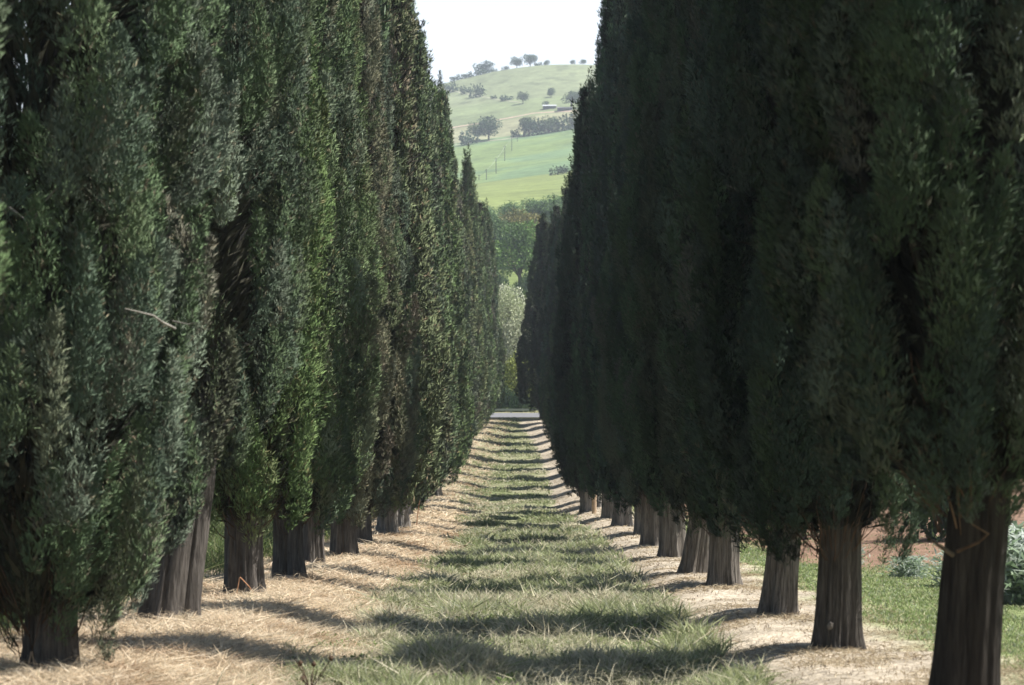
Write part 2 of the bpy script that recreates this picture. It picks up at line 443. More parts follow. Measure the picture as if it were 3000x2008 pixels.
def trunk_mesh(seed, H, lean=0.0):
    """ribbed bole of unit radius, flared at the foot, tapering up into the crown"""
    rng = np.random.default_rng(seed)
    seg = 110
    zs = np.concatenate([[-.25, 0, .03, .07], np.arange(.12, 2.4, .075), np.linspace(2.6, H * .93, 12)])
    th = np.linspace(0, 2 * math.pi, seg, endpoint=False)
    f = [(k, rng.random() * 6.28, a) for k, a in ((3, .06), (5, .055), (8, .04), (13, .03), (21, .028), (34, .022))]
    V = []
    for z in zs:
        base = 1 + .13 * math.exp(-max(z, 0) / .20)
        tap = np.interp(z, [0, 1.5, 3, H], [1.0, .90, .76, .08])
        r = np.full(seg, 1.0)
        for q, (k, p, a) in enumerate(f):
            wob = .5 * math.sin(z * .9 + p) + (.35 * math.sin(z * 2.7 + 2 * p) if q > 2 else 0)
            r += a * (1.2 - .2 * tap) * np.sin(k * th + p + wob)
        r += .07 * (vnoise(np.cos(th) * 4 + seed * 3, np.sin(th) * 4 + z * 1.6, seed) - .5)
        r += .05 * (vnoise(th * 9 / 6.283 * 2, np.full(seg, z * 3.5), seed + 3) - .5)
        r = np.where(r < 1, 1 - (1 - r) * 1.25, r)
        lobes = 1 + .16 * math.exp(-max(z, 0) / .28) * np.sin(5 * th + f[1][1]) + .08 * math.exp(-max(z, 0) / .2) * np.sin(9 * th + f[2][1])
        rr = r * lobes * base * tap
        bx = lean * float(np.interp(z, [-1, 0, 1.8, 3.5, 7, 20], [-1, 0, 1.8, 2.2, .5, 0]))
        ox, oy = .10 * math.sin(z * .5 + f[0][1]), .10 * math.cos(z * .43 + f[2][1])
        V.append(np.stack([rr * np.cos(th) + ox * min(z, 1) + bx, rr * np.sin(th) + oy * min(z, 1), np.full(seg, z)], 1))
    V = np.concatenate(V); n = len(zs)
    i = np.arange(n - 1)[:, None]; j = np.arange(seg)[None]; j2 = (j + 1) % seg
    F = np.stack([i * seg + j, i * seg + j2, (i + 1) * seg + j2, (i + 1) * seg + j], -1).reshape(-1, 4)
    me = mesh_np('trunk', V, F, None, True); me.materials.append(M_BARK)
    return me

def branch_mesh(seed, Rc, zb, n=90):
    """fan of fine brown limbs spreading from the top of the bare bole into the crown"""
    rng = np.random.default_rng(seed); parts = []
    for i in range(n):
        a = rng.random() * 6.28; z0 = zb - .30 + rng.random() ** 1.4 * .9
        reach = Rc * (.18 + .42 * rng.random()); rise = .45 + .75 * rng.random()
        r0 = .004 + .007 * rng.random() ** 3
        tw = rng.normal(0, .25); p = []
        for u in np.linspace(0, 1, 7):
            rad = .15 + reach * (u ** (.8 + .5 * (i % 3) / 2)); aa = a + tw * u
            p.append((rad * math.cos(aa) + .012 * rng.normal(), rad * math.sin(aa) + .012 * rng.normal(), z0 + rise * u ** 1.25))
        parts.append(tube(p, np.linspace(r0, r0 * .35, 7), 5))
    V, F = merge(parts)
    me = mesh_np('branches', V, F, None, True); me.materials.append(M_TWIG)
    return me

W_GREEN = [.44, .40, .04, .09, .01, .02]
W_GREY = [.30, .16, .26, .06, .03, .19]
W_OLIVE = [.10, .10, .06, .50, .08, .16]

TR = [trunk_mesh(k, 14.5) for k in (1, 2, 3, 4, 5)]
# crowns: (mesh, crown base) made once per kind, copies share them
def proto(seed, H, Rc, zb, leaf, zf, w, lump, inner=16000, lo_=(.46, .08)):
    return dict(me=cypress_crown(seed, H, Rc, zb, leaf, zf, w, lump, inner, lo_), br=branch_mesh(seed + 100, Rc, zb), R=Rc, H=H, zb=zb)
NEAR = (.056, .0078); MID = (.075, .0118); FAR = (.13, .029)
P = {
 'n1': proto(11, 15.2, 1.25, .46, NEAR, 6.5, W_GREY, 1.15, 24000, (.42, .10)),
 'n2': proto(12, 15.0, 1.12, 1.25, NEAR, 7.5, W_GREY, 1.0, 24000),
 'n3': proto(13, 14.6, 1.15, 1.1, NEAR, 7.5, W_GREY, 1.0, 24000),
 'm1': proto(21, 15.2, 1.0, .75, MID, 11.0, W_GREEN, .95, 22000),
 'm2': proto(22, 15.6, 1.10, .75, MID, 11.0, W_GREY, .9, 22000),
 'm3': proto(23, 15.0, 1.12, .6, MID, 13.0, W_OLIVE, .85, 22000),
 'f1': proto(31, 15.6, 1.18, .8, FAR, 30, W_GREY, .9),
 'f2': proto(32, 16.0, 1.22, .7, FAR, 30, W_GREEN, .85),
 'f3': proto(33, 15.0, 1.12, .75, FAR, 30, W_OLIVE, 1.0),
 'f4': proto(34, 14.4, 1.25, .65, FAR, 30, W_GREY, .8),
}

def cypress(p, y, x, dia, rot, sc, tint, label, group, lean=(0, 0), bark=(1, 1, 1), tr=0, hs=1.0, dz=0.0, dx=0.0):
    if group == GR: tint = tuple(.84 * a * b for a, b in zip(tint, (.94, 1.02, 1.06)))  # extra shade put into the foliage colour of the shaded row
    pr = P[p]
    if group == GL: tint = tuple(1.2 * a for a in tint)  # sunlit row's foliage colour lightened to add to the sunlight
    o = empty('cypress_tree', (x, y, float(T(x, y)) - .03))
    if abs(lean[1]) > .02: me = trunk_mesh(int(y * 10), 14.5, lean[1] / (dia / 2.05))
    else: me = TR[tr % len(TR)]
    tag(o, label, 'cypress tree', group)
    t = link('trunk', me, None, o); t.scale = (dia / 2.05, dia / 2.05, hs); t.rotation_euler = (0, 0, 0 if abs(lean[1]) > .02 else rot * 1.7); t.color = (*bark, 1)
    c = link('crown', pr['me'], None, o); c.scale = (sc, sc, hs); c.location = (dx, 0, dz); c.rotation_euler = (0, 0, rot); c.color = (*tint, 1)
    b = link('branches', pr['br'], None, o); b.scale = (sc, sc, hs); b.location = (dx, 0, dz); b.rotation_euler = (0, 0, rot * 1.3)
    return o

GL = 'cypresses of the sunlit row'
GR = 'cypresses of the shaded row'
left = [
 ('n2', 11.4, -4.12, .42, 2.2, 1.0, (.85, .95, .8), 'cypress ahead of the nearest whole sunlit one, only a foliage strip showing', (0, 0), 0, 1.0),
 ('n1', 17.2, -3.84, .38, 0.5, .98, (1.0, 1.08, 1.05), 'nearest cypress of the sunlit row, shaggy foliage hanging low over slim trunk', (0, 0), 1, 1.0),
 ('n3', 23.0, -3.88, .60, 1.2, .95, (1.0, 1.06, 1.02), 'second cypress of the sunlit row, broad bare trunk, brown twigs below the crown', (0, .11), 2, 1.0),
 ('m1', 29.0, -3.90, .50, 0.3, 1.0, (.98, 1.12, .76), 'third cypress of the sunlit row, vivid green, dry reddish cane at its foot', (0, 0), 3, 1.0),
 ('m2', 33.4, -3.80, .46, 2.6, 1.0, (1.05, 1.12, .98), 'fourth cypress of the sunlit row, flat grey stone lying at its foot', (0, 0), 4, 1.0),
 ('m1', 40.0, -4.10, .38, 3.9, 1.02, (.95, 1.05, .80), 'fifth cypress of the sunlit row, slim trunk behind the one with stone', (0, 0), 0, 1.03),
 ('m3', 44.0, -3.90, .54, 1.0, 1.0, (1.05, 1.0, .95), 'sixth cypress of the sunlit row, olive brown crown, grey sprays at the bottom', (0, -.01), 1, 1.0),
 ('m2', 50.0, -4.05, .48, 4.7, .98, (.95, 1.02, .95), 'seventh cypress of the sunlit row, dark trunk behind the olive brown crown', (0, 0), 2, 1.0),
]
k = 3
for p, y, x, dia, rot, sc, tint, lab, lean, tr, hs in left:
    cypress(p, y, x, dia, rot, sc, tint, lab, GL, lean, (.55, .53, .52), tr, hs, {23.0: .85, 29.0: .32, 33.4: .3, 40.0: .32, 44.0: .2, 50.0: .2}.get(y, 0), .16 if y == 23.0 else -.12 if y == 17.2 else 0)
ordn = ['eighth', 'ninth', 'tenth', 'eleventh', 'twelfth', 'thirteenth', 'fourteenth', 'fifteenth', 'sixteenth', 'seventeenth', 'eighteenth', 'nineteenth',
        'twentieth', 'twenty-first', 'twenty-second', 'twenty-third', 'twenty-fourth', 'twenty-fifth', 'twenty-sixth']
rg = random.Random(5)
fl = [55.5, 60.5, 66, 71, 76.5, 82, 88, 94, 100, 106, 112, 118, 124, 130, 136, 142, 148]
fh = [1.08, 1.10, 1.14, 1.12, 1.06, 1.12, 1.10, 1.04, 1.12, 1.02, 1.08, .98, 1.02, .96, .92, .98, .90]
for i, y in enumerate(fl):
    p = ['f1', 'f2', 'f3', 'f4'][(i * 3 + 1) % 4]
    tn = [(.95, 1.0, .9), (1.0, 1.12, .8), (1.08, 1.0, .92), (.85, .92, .88)][rg.randrange(4)]
    lab = f'{ordn[i]} cypress from the camera along the sunlit row, in the green wall'
    if i == len(fl) - 1: lab = 'last cypress of the sunlit row, slim dark tree right before the road'
    cypress(p, y, float(xl(y)) + rg.uniform(-.2, .2), .42 + .12 * rg.random(), rg.random() * 6.28, .92 + .14 * rg.random(), tn, lab, GL, (0, 0), (1, 1, 1), i, fh[i])

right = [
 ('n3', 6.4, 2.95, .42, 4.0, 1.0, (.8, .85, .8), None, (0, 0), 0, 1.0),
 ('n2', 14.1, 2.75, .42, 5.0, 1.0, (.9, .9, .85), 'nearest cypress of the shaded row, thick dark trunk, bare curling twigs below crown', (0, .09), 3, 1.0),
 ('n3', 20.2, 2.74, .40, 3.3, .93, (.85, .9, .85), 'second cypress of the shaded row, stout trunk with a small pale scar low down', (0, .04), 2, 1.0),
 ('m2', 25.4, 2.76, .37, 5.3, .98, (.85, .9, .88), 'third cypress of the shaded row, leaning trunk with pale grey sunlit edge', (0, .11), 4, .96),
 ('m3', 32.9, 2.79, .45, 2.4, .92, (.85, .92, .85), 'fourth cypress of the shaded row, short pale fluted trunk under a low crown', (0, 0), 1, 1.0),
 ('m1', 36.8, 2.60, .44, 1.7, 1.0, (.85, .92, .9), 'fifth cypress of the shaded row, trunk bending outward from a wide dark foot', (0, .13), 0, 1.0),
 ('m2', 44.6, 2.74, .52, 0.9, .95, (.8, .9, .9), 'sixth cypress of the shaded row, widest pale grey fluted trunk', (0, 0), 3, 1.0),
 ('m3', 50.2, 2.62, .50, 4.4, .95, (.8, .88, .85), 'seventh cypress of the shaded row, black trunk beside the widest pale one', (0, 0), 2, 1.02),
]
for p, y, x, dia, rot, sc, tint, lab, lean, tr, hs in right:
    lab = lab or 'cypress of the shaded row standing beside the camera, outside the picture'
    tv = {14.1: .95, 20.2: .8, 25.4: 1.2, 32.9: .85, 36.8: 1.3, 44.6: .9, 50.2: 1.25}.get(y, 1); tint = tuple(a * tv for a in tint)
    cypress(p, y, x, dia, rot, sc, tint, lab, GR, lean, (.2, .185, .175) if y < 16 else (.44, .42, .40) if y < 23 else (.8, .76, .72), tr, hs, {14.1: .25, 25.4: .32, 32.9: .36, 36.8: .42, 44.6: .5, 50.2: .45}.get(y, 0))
fr = [57.5, 63.5, 68.5, 75, 79.5, 85, 91, 97, 103, 109, 115, 121, 127, 133, 139, 144, 149]
fh = [1.05, 1.0, 1.06, .99, 1.04, .98, 1.0, .94, .95, .89, .90, .86, .88, .82, .80, .97, .95]
for i, y in enumerate(fr):
    p = ['f2', 'f1', 'f4', 'f3'][(i * 3 + 2) % 4]
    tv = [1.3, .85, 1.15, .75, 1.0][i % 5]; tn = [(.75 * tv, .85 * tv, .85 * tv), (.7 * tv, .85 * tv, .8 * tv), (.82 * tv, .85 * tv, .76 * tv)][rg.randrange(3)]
    lab = f'{ordn[i]} cypress from the camera along the shaded row, in the dark wall'
    if i == 3: lab = 'cypress of the shaded row with a pale wooden stake beside its trunk'
    if i == len(fr) - 1: lab = 'last cypress of the shaded row, slim pointed tree beside the road'
    if i == len(fr) - 2: lab = 'last but one cypress of the shaded row, slim pointed top against the hedge trees'
    xx = float(xr(y)) + rg.uniform(-.15, .15)
    if i == 3: xx = 1.66
    if y >= 139: xx = {139: 1.45, 144: 1.22, 149: .40}[y]
    wide = {139: .85, 144: 1.0, 149: 1.22}.get(y, 0)
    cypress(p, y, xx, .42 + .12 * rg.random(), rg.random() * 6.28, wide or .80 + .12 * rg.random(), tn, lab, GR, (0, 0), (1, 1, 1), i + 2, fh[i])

# ------------------------------------------------------------------ broadleaf trees and bushes on and below the hill
def leaf_cloud(seed, clumps, leaf, dens, cols):
    """clumps: list of (center, radii); leaf faces spread through the outer part of every clump"""
    rng = np.random.default_rng(seed); parts = []
    for c, r in clumps:
        c = np.array(c); r = np.array(r)
        n = int(dens * 4 * math.pi * (r[0] * r[2]) / (leaf * leaf))
        d = norm(rng.normal(size=(n, 3)))
        rad = (.62 + .42 * rng.random(n) ** .7)
        lump = .85 + .35 * vnoise(d[:, 0] * 2.2 + seed, d[:, 1] * 2.2 + d[:, 2] * 3, seed)
        P_ = c + d * r * (rad * lump)[:, None]
        D = norm(d * .5 + rng.normal(0, .8, (n, 3)))
        tone = cols[rng.integers(len(cols))]
        col = np.array(tone)[None] * (.65 + .7 * rng.random((n, 1)))
        parts.append(blades(P_, D, leaf * (.8 + .7 * rng.random(n)), leaf * .36 * (.7 + .6 * rng.random(n)), rng, col))
    V, F, c = join(parts)
    me = mesh_np('crown', V, F, c); me.materials.append(M_LEAF)
    return me

def ext(me):
    a = np.empty(len(me.vertices) * 3, np.float32); me.vertices.foreach_get('co', a); a = a.reshape(-1, 3)
    return dict(W=float(np.percentile(np.abs(a[:, :2]).max(1), 96)), H=float(np.percentile(a[:, 2], 99)))

def oak_proto(seed, leaf, W=4.0, Hh=8.0, trunk=2.2, n=13, flat=.62, cols=None):
    rng = np.random.default_rng(seed); cl = []
    cols = cols or [(.075, .11, .04), (.09, .13, .045), (.06, .09, .04)]
    cz = (Hh + trunk) / 2; hz = (Hh - trunk) / 2
    for i in range(n):
        a = rng.random() * 6.28; q = math.sqrt(rng.random()) * .72
        z = cz + hz * rng.uniform(-.55, .68)
        sh = math.sqrt(max(.1, 1 - ((z - cz) / hz) ** 2))
        s = rng.uniform(.36, .5)
        cl.append(((W * q * sh * math.cos(a), W * q * sh * math.sin(a), z), (W * s, W * s, hz * s * 1.25)))
    me = leaf_cloud(seed, cl, leaf, 1.0, cols)
    parts = [tube([(0, 0, -.4), (.03, 0, .5), (.08, .03, trunk), (.0, .06, cz)], [.38, .28, .24, .12], 10)]
    for i in range(6):
        c = np.array(cl[i][0]); s = np.array((.06, .02, trunk * (.7 + .08 * i)))
        m = s * .5 + c * .5 + np.array((0, 0, -.15))
        parts.append(tube([s, m, c], [.15, .09, .03], 6))
    V, F = merge(parts)
    tm = mesh_np('trunk', V, F, None, True); tm.materials.append(M_BARK2)
    return dict(me=me, tr=tm, **ext(me))

def bush_proto(seed, leaf, W=2.0, Hh=2.4, n=9, cols=None):
    rng = np.random.default_rng(seed); cl = []
    cols = cols or [(.07, .105, .04), (.085, .12, .05), (.055, .085, .04)]
    for i in range(n):
        q = rng.uniform(-.75, .75); s = rng.uniform(.28, .42)
        z = Hh * rng.uniform(.25, .72) * (1 - .4 * q * q)
        cl.append(((W * q, W * rng.uniform(-.5, .5), z), (W * s, W * s, Hh * s * .85)))
    me = leaf_cloud(seed, cl, leaf, 1.0, cols)
    return dict(me=me, **ext(me))

OAK = [oak_proto(60 + i, .55, 4.2, 8.0, 2.0 + .3 * i, 14) for i in range(3)]
BUSH = [bush_proto(70 + i, .5) for i in range(3)]
OAKN = [oak_proto(80 + i, .34, 4.2, 9.5, 2.0, 20, cols=[(.115, .175, .06), (.165, .23, .075), (.085, .125, .055)]) for i in range(2)]

def tree_at(px0, px1, ptop, pbase, pr, tint, label, group, name='oak_tree', cat='tree', d=None, rot=0.0, sink=0.0):
    pc = (px0 + px1) / 2
    if d is None: x, d = on_ground(pc, pbase)
    else: x = (pc - VX) * d / FPX
    w = (px1 - px0) * d / FPX; hgt = (pbase - ptop) * d / FPX
    if 160 < d < 400: hgt = EYE + (VY - ptop) * d / FPX - float(T(x, d))
    o = empty(name, (x, d, float(T(x, d)) - sink))
    tag(o, label, cat, group)
    sx = w / (2 * pr['W'] * .97); sz = hgt / (pr['H'] * 1.0)
    c = link('crown', pr['me'], None, o); c.scale = (sx, sx, sz); c.rotation_euler = (0, 0, rot); c.color = (*tint, 1)
    if 'tr' in pr:
        t = link('trunk', pr['tr'], None, o); t.scale = (sx, sx, sz); t.rotation_euler = (0, 0, rot); t.color = (1, 1, 1, 1)
    return o

def bush_at(px0, px1, ptop, pbase, pr, tint, label, group, d=None, name='bush', cat='bush', depth=1.0):
    pc = (px0 + px1) / 2
    if d is None: x, d = on_ground(pc, pbase)
    else: x = (pc - VX) * d / FPX
    w = (px1 - px0) * d / FPX; hgt = (pbase - ptop) * d / FPX
    if 160 < d < 400: hgt = EYE + (VY - ptop) * d / FPX - float(T(x, d))
    o = link(name, pr['me']); o.location = (x, d, float(T(x, d)) - .1 * hgt)
    sx = w / (2 * pr['W'] * 1.0)
    o.scale = (sx, sx * depth, hgt / (pr['H'] * .98)); o.color = (*tint, 1)
    # follow the slope
    e = 2.0; sl = (float(T(x + e, d)) - float(T(x - e, d))) / (2 * e); o.rotation_euler = (0, -math.atan(sl), 0)
    tag(o, label, cat, group)
    return o

DK = (.66, .95, 1.08)
GT = 'trees along the hill top'
tree_at(1085, 1126, 136, 165, OAK[0], DK, 'broad dark tree standing alone at the low end of the hill crest', GT)
tree_at(1169, 1196, 127, 154, OAK[1], DK, 'round tree on the skyline, first of the pair standing close together', GT)
tree_at(1196, 1230, 121, 150, OAK[2], DK, 'tallest tree on the skyline, second of the pair standing close together', GT)
tree_at(1243, 1257, 129, 144, OAK[0], DK, 'small tree on the skyline just after the low scrub', GT, rot=1.0)
tree_at(1305, 1317, 126, 139, OAK[1], DK, 'small lone tree on the flat end of the crest, first of two', GT, rot=2.0)
tree_at(1325, 1342, 126, 140, OAK[2], DK, 'small lone tree on the crest touching the shaded cypresses', GT, rot=.7)
GB = 'scrub along the hill top'
for (a, b, t, bt), lb in zip([(1030, 1060, 172, 184), (1056, 1088, 166, 178), (1084, 1122, 158, 171), (1122, 1138, 151, 163), (1148, 1166, 151, 160), (1222, 1245, 136, 147)],
        ['low scrub at the lower end of the hill-top hedge', 'low scrub in the middle of the hill-top hedge', 'scrub below the lone broad crest tree', 'little scrub just after the lone broad crest tree',
         'small low scrub on the skyline before the pair of trees', 'low scrub on the skyline after the tallest tree']):
    bush_at(a, b, t, bt, BUSH[(a // 7) % 3], DK, lb, GB)
GM = 'trees and bushes across the upper hill field'
M2 = (.95, 1.02, 1.0)
bush_at(1018, 1053, 187, 210, BUSH[0], M2, 'hedge bush beside the sunlit cypresses on the upper hill', GM)
bush_at(1052, 1078, 194, 215, BUSH[1], M2, 'middle bush of the short upper hedge', GM)
bush_at(1075, 1112, 192, 222, BUSH[2], M2, 'largest bush ending the short upper hedge', GM)
bush_at(1122, 1139, 218, 226, BUSH[0], (1, 1, 1), 'faint flat bush between the hedge end and the dark bush', GM)
bush_at(1142, 1173, 217, 231, BUSH[1], (.62, .85, .9), 'dark oval bush alone on the upper hill field', GM)
tree_at(1184, 1209, 211, 238, OAK[1], (1, 1, .9), 'small round tree with a visible trunk next to the dark oval bush', GM)
tree_at(1251, 1271, 201, 223, OAK[0], (1, 1.1, 1), 'small pale tree above the white-roofed shed', GM, rot=2)
tree_at(1288, 1326, 211, 250, OAK[2], (.85, .95, 1.0), 'tree with bare stems beside the white-roofed shed', GM, rot=1)
tree_at(1322, 1350, 206, 246, OAK[0], (.95, 1.05, 1.0), 'tree beside the shed, half hidden by the shaded cypresses', GM, rot=3)
bush_at(1241, 1257, 231, 240, BUSH[2], (1, 1.1, 1), 'bush at the back corner of the white-roofed shed', GM)
GH = 'hedge trees along the pole field'
bush_at(1050, 1094, 298, 332, BUSH[1], (.68, .9, .98), 'dark low bush next to the sunlit cypresses at the field edge', GH)
tree_at(1072, 1112, 283, 322, OAK[1], (1.2, 1.3, 1.2), 'pale green tree between the dark low bush and the dark oak', GH, rot=.5)
tree_at(1092, 1145, 266, 321, OAK[0], (.62, .85, .85), 'dark spreading oak with a clear trunk at the field edge', GH, rot=2.2)
bush_at(1169, 1192, 295, 313, BUSH[0], (.85, .95, 1.0), 'small bush at the start of the long hedge', GH)
tree_at(1188, 1232, 263, 310, OAK[2], (1.0, 1.1, 1.0), 'green tree rising at the start of the long hedge', GH, rot=4, sink=1.2)
bush_at(1200, 1248, 272, 309, BUSH[2], (.68, .95, 1.0), 'dark big bush filling the long hedge', GH)
tree_at(1234, 1280, 261, 304, OAK[1], (1.1, 1.2, 1.05), 'light green round tree in the middle of the long hedge', GH, rot=1.5, sink=1.6)
bush_at(1262, 1312, 262, 299, BUSH[0], (.95, .98, .95), 'brownish grey bush in the long hedge', GH)
bush_at(1300, 1345, 255, 293, BUSH[1], (.9, 1.0, 1.0), 'last bush of the long hedge before the shaded cypresses', GH)
bush_at(1259, 1304, 379, 399, BUSH[2], (.85, .95, 1.0), 'low bush alone in the open green field', GM)

GV = 'trees in the valley beyond the road'
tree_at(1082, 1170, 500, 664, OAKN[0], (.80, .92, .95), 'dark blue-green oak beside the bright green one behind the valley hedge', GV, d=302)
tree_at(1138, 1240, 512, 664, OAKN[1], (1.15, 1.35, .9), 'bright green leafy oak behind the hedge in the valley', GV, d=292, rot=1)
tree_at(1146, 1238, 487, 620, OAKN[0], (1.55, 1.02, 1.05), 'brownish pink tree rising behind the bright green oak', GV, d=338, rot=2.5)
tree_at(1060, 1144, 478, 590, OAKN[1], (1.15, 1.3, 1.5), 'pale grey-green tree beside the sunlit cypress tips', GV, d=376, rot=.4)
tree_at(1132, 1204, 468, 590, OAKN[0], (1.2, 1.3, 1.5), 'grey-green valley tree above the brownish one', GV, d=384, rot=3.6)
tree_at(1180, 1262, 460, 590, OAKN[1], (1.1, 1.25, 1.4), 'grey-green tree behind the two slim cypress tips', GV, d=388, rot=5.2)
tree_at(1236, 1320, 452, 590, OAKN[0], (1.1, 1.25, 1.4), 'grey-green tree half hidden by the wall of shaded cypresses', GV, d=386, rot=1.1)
BN = [bush_proto(90 + i, .22, 2.4, 1.8, 14, cols=[(.07, .11, .035), (.10, .145, .045), (.05, .08, .035)]) for i in range(2)]
GY = 'hedge bushes in the valley'
bush_at(1110, 1160, 622, 668, BN[1], (.8, .95, 1.0), 'bush filling the shade under the dark blue-green oak', GY, d=286)
bush_at(1196, 1238, 612, 668, BN[0], (.9, 1.05, 1.0), 'bush beside the trunk of the bright green oak', GY, d=284)
bush_at(1132, 1172, 658, 692, BN[0], (.85, .95, .95), 'hedge bush in the valley next to the sunlit cypress tips', GY, d=231)
bush_at(1164, 1208, 655, 690, BN[1], (.95, 1.05, 1.0), 'hedge bush in the valley next to the shaded cypress tips', GY, d=231)
bush_at(1176, 1216, 636, 662, BN[0], (.7, .8, .9), 'dark hedge bush just under the bright green oak', GY, d=262)

# trees and bushes right behind the road
ROB = oak_proto(95, .15, 3.0, 8.9, 1.2, 26, cols=[(.52, .55, .38), (.60, .62, .46), (.42, .47, .28)])
tree_at(1116, 1234, 668, 945, ROB, (1, 1, 1), 'tall tree covered in pale cream blossom behind the road', GV, 'blossoming_tree', 'tree', d=172)
LIM = oak_proto(96, .17, 1.5, 3.6, .4, 14, cols=[(.22, .28, .06), (.28, .32, .09), (.16, .22, .05)])
tree_at(1150, 1222, 815, 935, LIM, (1, 1, 1), 'lime green young tree below the cream blossom', GV, 'young_tree', 'tree', d=167.5, rot=1)
RH = [bush_proto(97 + i, .16, 2.2, 1.6, 14, cols=[(.030, .060, .032), (.045, .08, .04), (.035, .055, .036)]) for i in range(2)]
GD_ = 'dark bushes along the far side of the road'
bush_at(1096, 1150, 893, 938, RH[1], (1, 1, 1), 'dark bush behind the rail, half hidden by the last sunlit cypress', GD_, d=164.6)
bush_at(1138, 1180, 884, 938, RH[0], (1, 1, 1), 'dark green bush behind the rail in the middle of the opening', GD_, d=165)
bush_at(1168, 1216, 892, 938, RH[1], (1, 1.1, 1), 'dark bush behind the rail beside the last shaded cypress', GD_, d=164.4)

# rail along the road
ro = empty('guard_rail', (-2.0, 162.2, float(prof(162.2)))); tag(ro, 'pale grey low rail along the far side of the road', 'rail')
V, F = box(-16, 16, -.04, .04, .16, .31); link('beam', mesh_np('beam', V, F), M_RAIL, ro)
for i in range(13):
    V, F = box(-.05, .05, -.045 + .1, .045 + .1, -.2, .29)
    pst = link('post', mesh_np('post', V, F), M_RAIL, ro); pst.location = (-15 + i * 2.5, 0, 0)

# poles on the hill with their wire
GP = 'power poles crossing the green field'
pole_px = [(1096, 400, 412, 'shortest pole, lowest of the line beside the sunlit cypresses'), (1113, 387.5, 412, 'second lowest pole, half the height of the next'),
           (1135, 362, 398, 'tall pole standing third from the low end of the line'), (1155, 334, 369, 'tall pole in the upper middle of the line'),
           (1171, 312.5, 345.7, 'tall pole just below the small hedge bush'), (1184, 310, 325, 'short highest pole beside the hedge')]
tops = []
for px, pt, pb, lb in pole_px:
    x, d = on_ground(px, pb); hgt = (pb - pt) * d / FPX; z = float(T(x, d))
    o = empty('power_pole', (x, d, z)); tag(o, 'dark ' + lb, 'pole', GP)
    V, F = tube([(0, 0, -.5), (0, 0, hgt * .5), (0, 0, hgt)], [.12, .11, .09], 8); link('shaft', mesh_np('shaft', V, F, None, True), M_POLE, o)
    V, F = box(-.5, .5, -.04, .04, hgt - .3, hgt - .22); link('crossarm', mesh_np('crossarm', V, F), M_POLE, o)
    tops.append((x, d, z + hgt - .15))
wp = []
for a, b in zip(tops[:-1], tops[1:]):
    for u in np.linspace(0, 1, 8, endpoint=False):
        wp.append((a[0] + (b[0] - a[0]) * u, a[1] + (b[1] - a[1]) * u, a[2] + (b[2] - a[2]) * u - 4 * .5 * u * (1 - u)))
wp.append(tops[-1])
V, F = tube(wp, .035, 5); tag(link('power_line', mesh_np('power_line', V, F), M_RAIL), 'thin pale wire strung along the poles over the green field', 'wire')

# farm sheds on the hill
def shed(px0, px1, ptop, pbase, name, label, roofm, depth=3.4, openf=True):
    x, d = on_ground((px0 + px1) / 2, pbase); w = (px1 - px0) * d / FPX; hgt = (pbase - ptop) * d / FPX
    o = empty(name, (x, d, float(T(x, d)))); tag(o, label, 'shed', 'farm sheds on the hill')
    hw = w / 2
    parts = [box(-hw + .2, hw - .2, depth - .2, depth, -1, hgt * .8), box(-hw + .2, -hw + .4, .3, depth - .2, -1.5, hgt * .52), box(hw - .4, hw - .2, .3, depth - .2, -1, hgt * .52)]
    if not openf: parts.append(box(-hw + .4, hw - .4, .3, .5, -1.5, hgt * .54))
    V, F = merge(parts); link('wall', mesh_np('wall', V, F), M_SHEDW, o)
    if openf:
        for i in range(4):
            V, F = box(-.09, .09, .3, .5, -1.5, hgt * .54); p_ = link('post', mesh_np('post', V, F), M_POLE, o); p_.location = (-hw + .9 + i * (w - 1.8) / 3, 0, 0)
    V = np.array([(-hw, -.5, hgt * .55), (hw, -.5, hgt * .55), (hw, depth + .4, hgt * 1.05), (-hw, depth + .4, hgt * 1.05),
                  (-hw, -.5, hgt * .55 + .14), (hw, -.5, hgt * .55 + .14), (hw, depth + .4, hgt * 1.05 + .14), (-hw, depth + .4, hgt * 1.05 + .14)])
    F = np.array([[0, 3, 2, 1], [4, 5, 6, 7], [0, 1, 5, 4], [1, 2, 6, 5], [2, 3, 7, 6], [3, 0, 4, 7]])
    link('roof', mesh_np('roof', V, F), roofm, o)
shed(1241, 1274, 238.5, 250, 'farm_shed', 'open farm shed with a white sloping roof on the hill', M_SHEDR)
shed(1274, 1309, 243.5, 255, 'long_shed', 'low grey closed shed next to the white-roofed one', M_SHEDW, 3.2, False)

# ------------------------------------------------------------------ grasses
def scatter(rng, n, y0, y1, x0f, x1f, pw=1.6):
    u = rng.random(n); a = y0 ** (1 - pw); b = y1 ** (1 - pw)
    y = (a + (b - a) * u) ** (1 / (1 - pw))
    x = x0f(y) + (x1f(y) - x0f(y)) * rng.random(n)
    return x, y

def grass_obj(name, x, y, hgt, w, cols, rng, lean=.35, bend=.3):
    n = len(x); z = T(x, y) - .01
    P_ = np.stack([x, y, z], 1)
    D = norm(np.stack([rng.normal(0, lean, n), rng.normal(0, lean, n), np.ones(n)], 1))
    bd = np.stack([rng.normal(0, bend, n) * hgt, rng.normal(0, bend, n) * hgt, -rng.random(n) * hgt * .25], 1)
    V, F, c = blades(P_, D, hgt, w, rng, cols, bd)
    me = mesh_np(name, V, F, c); me.materials.append(M_GRASS)
    return me

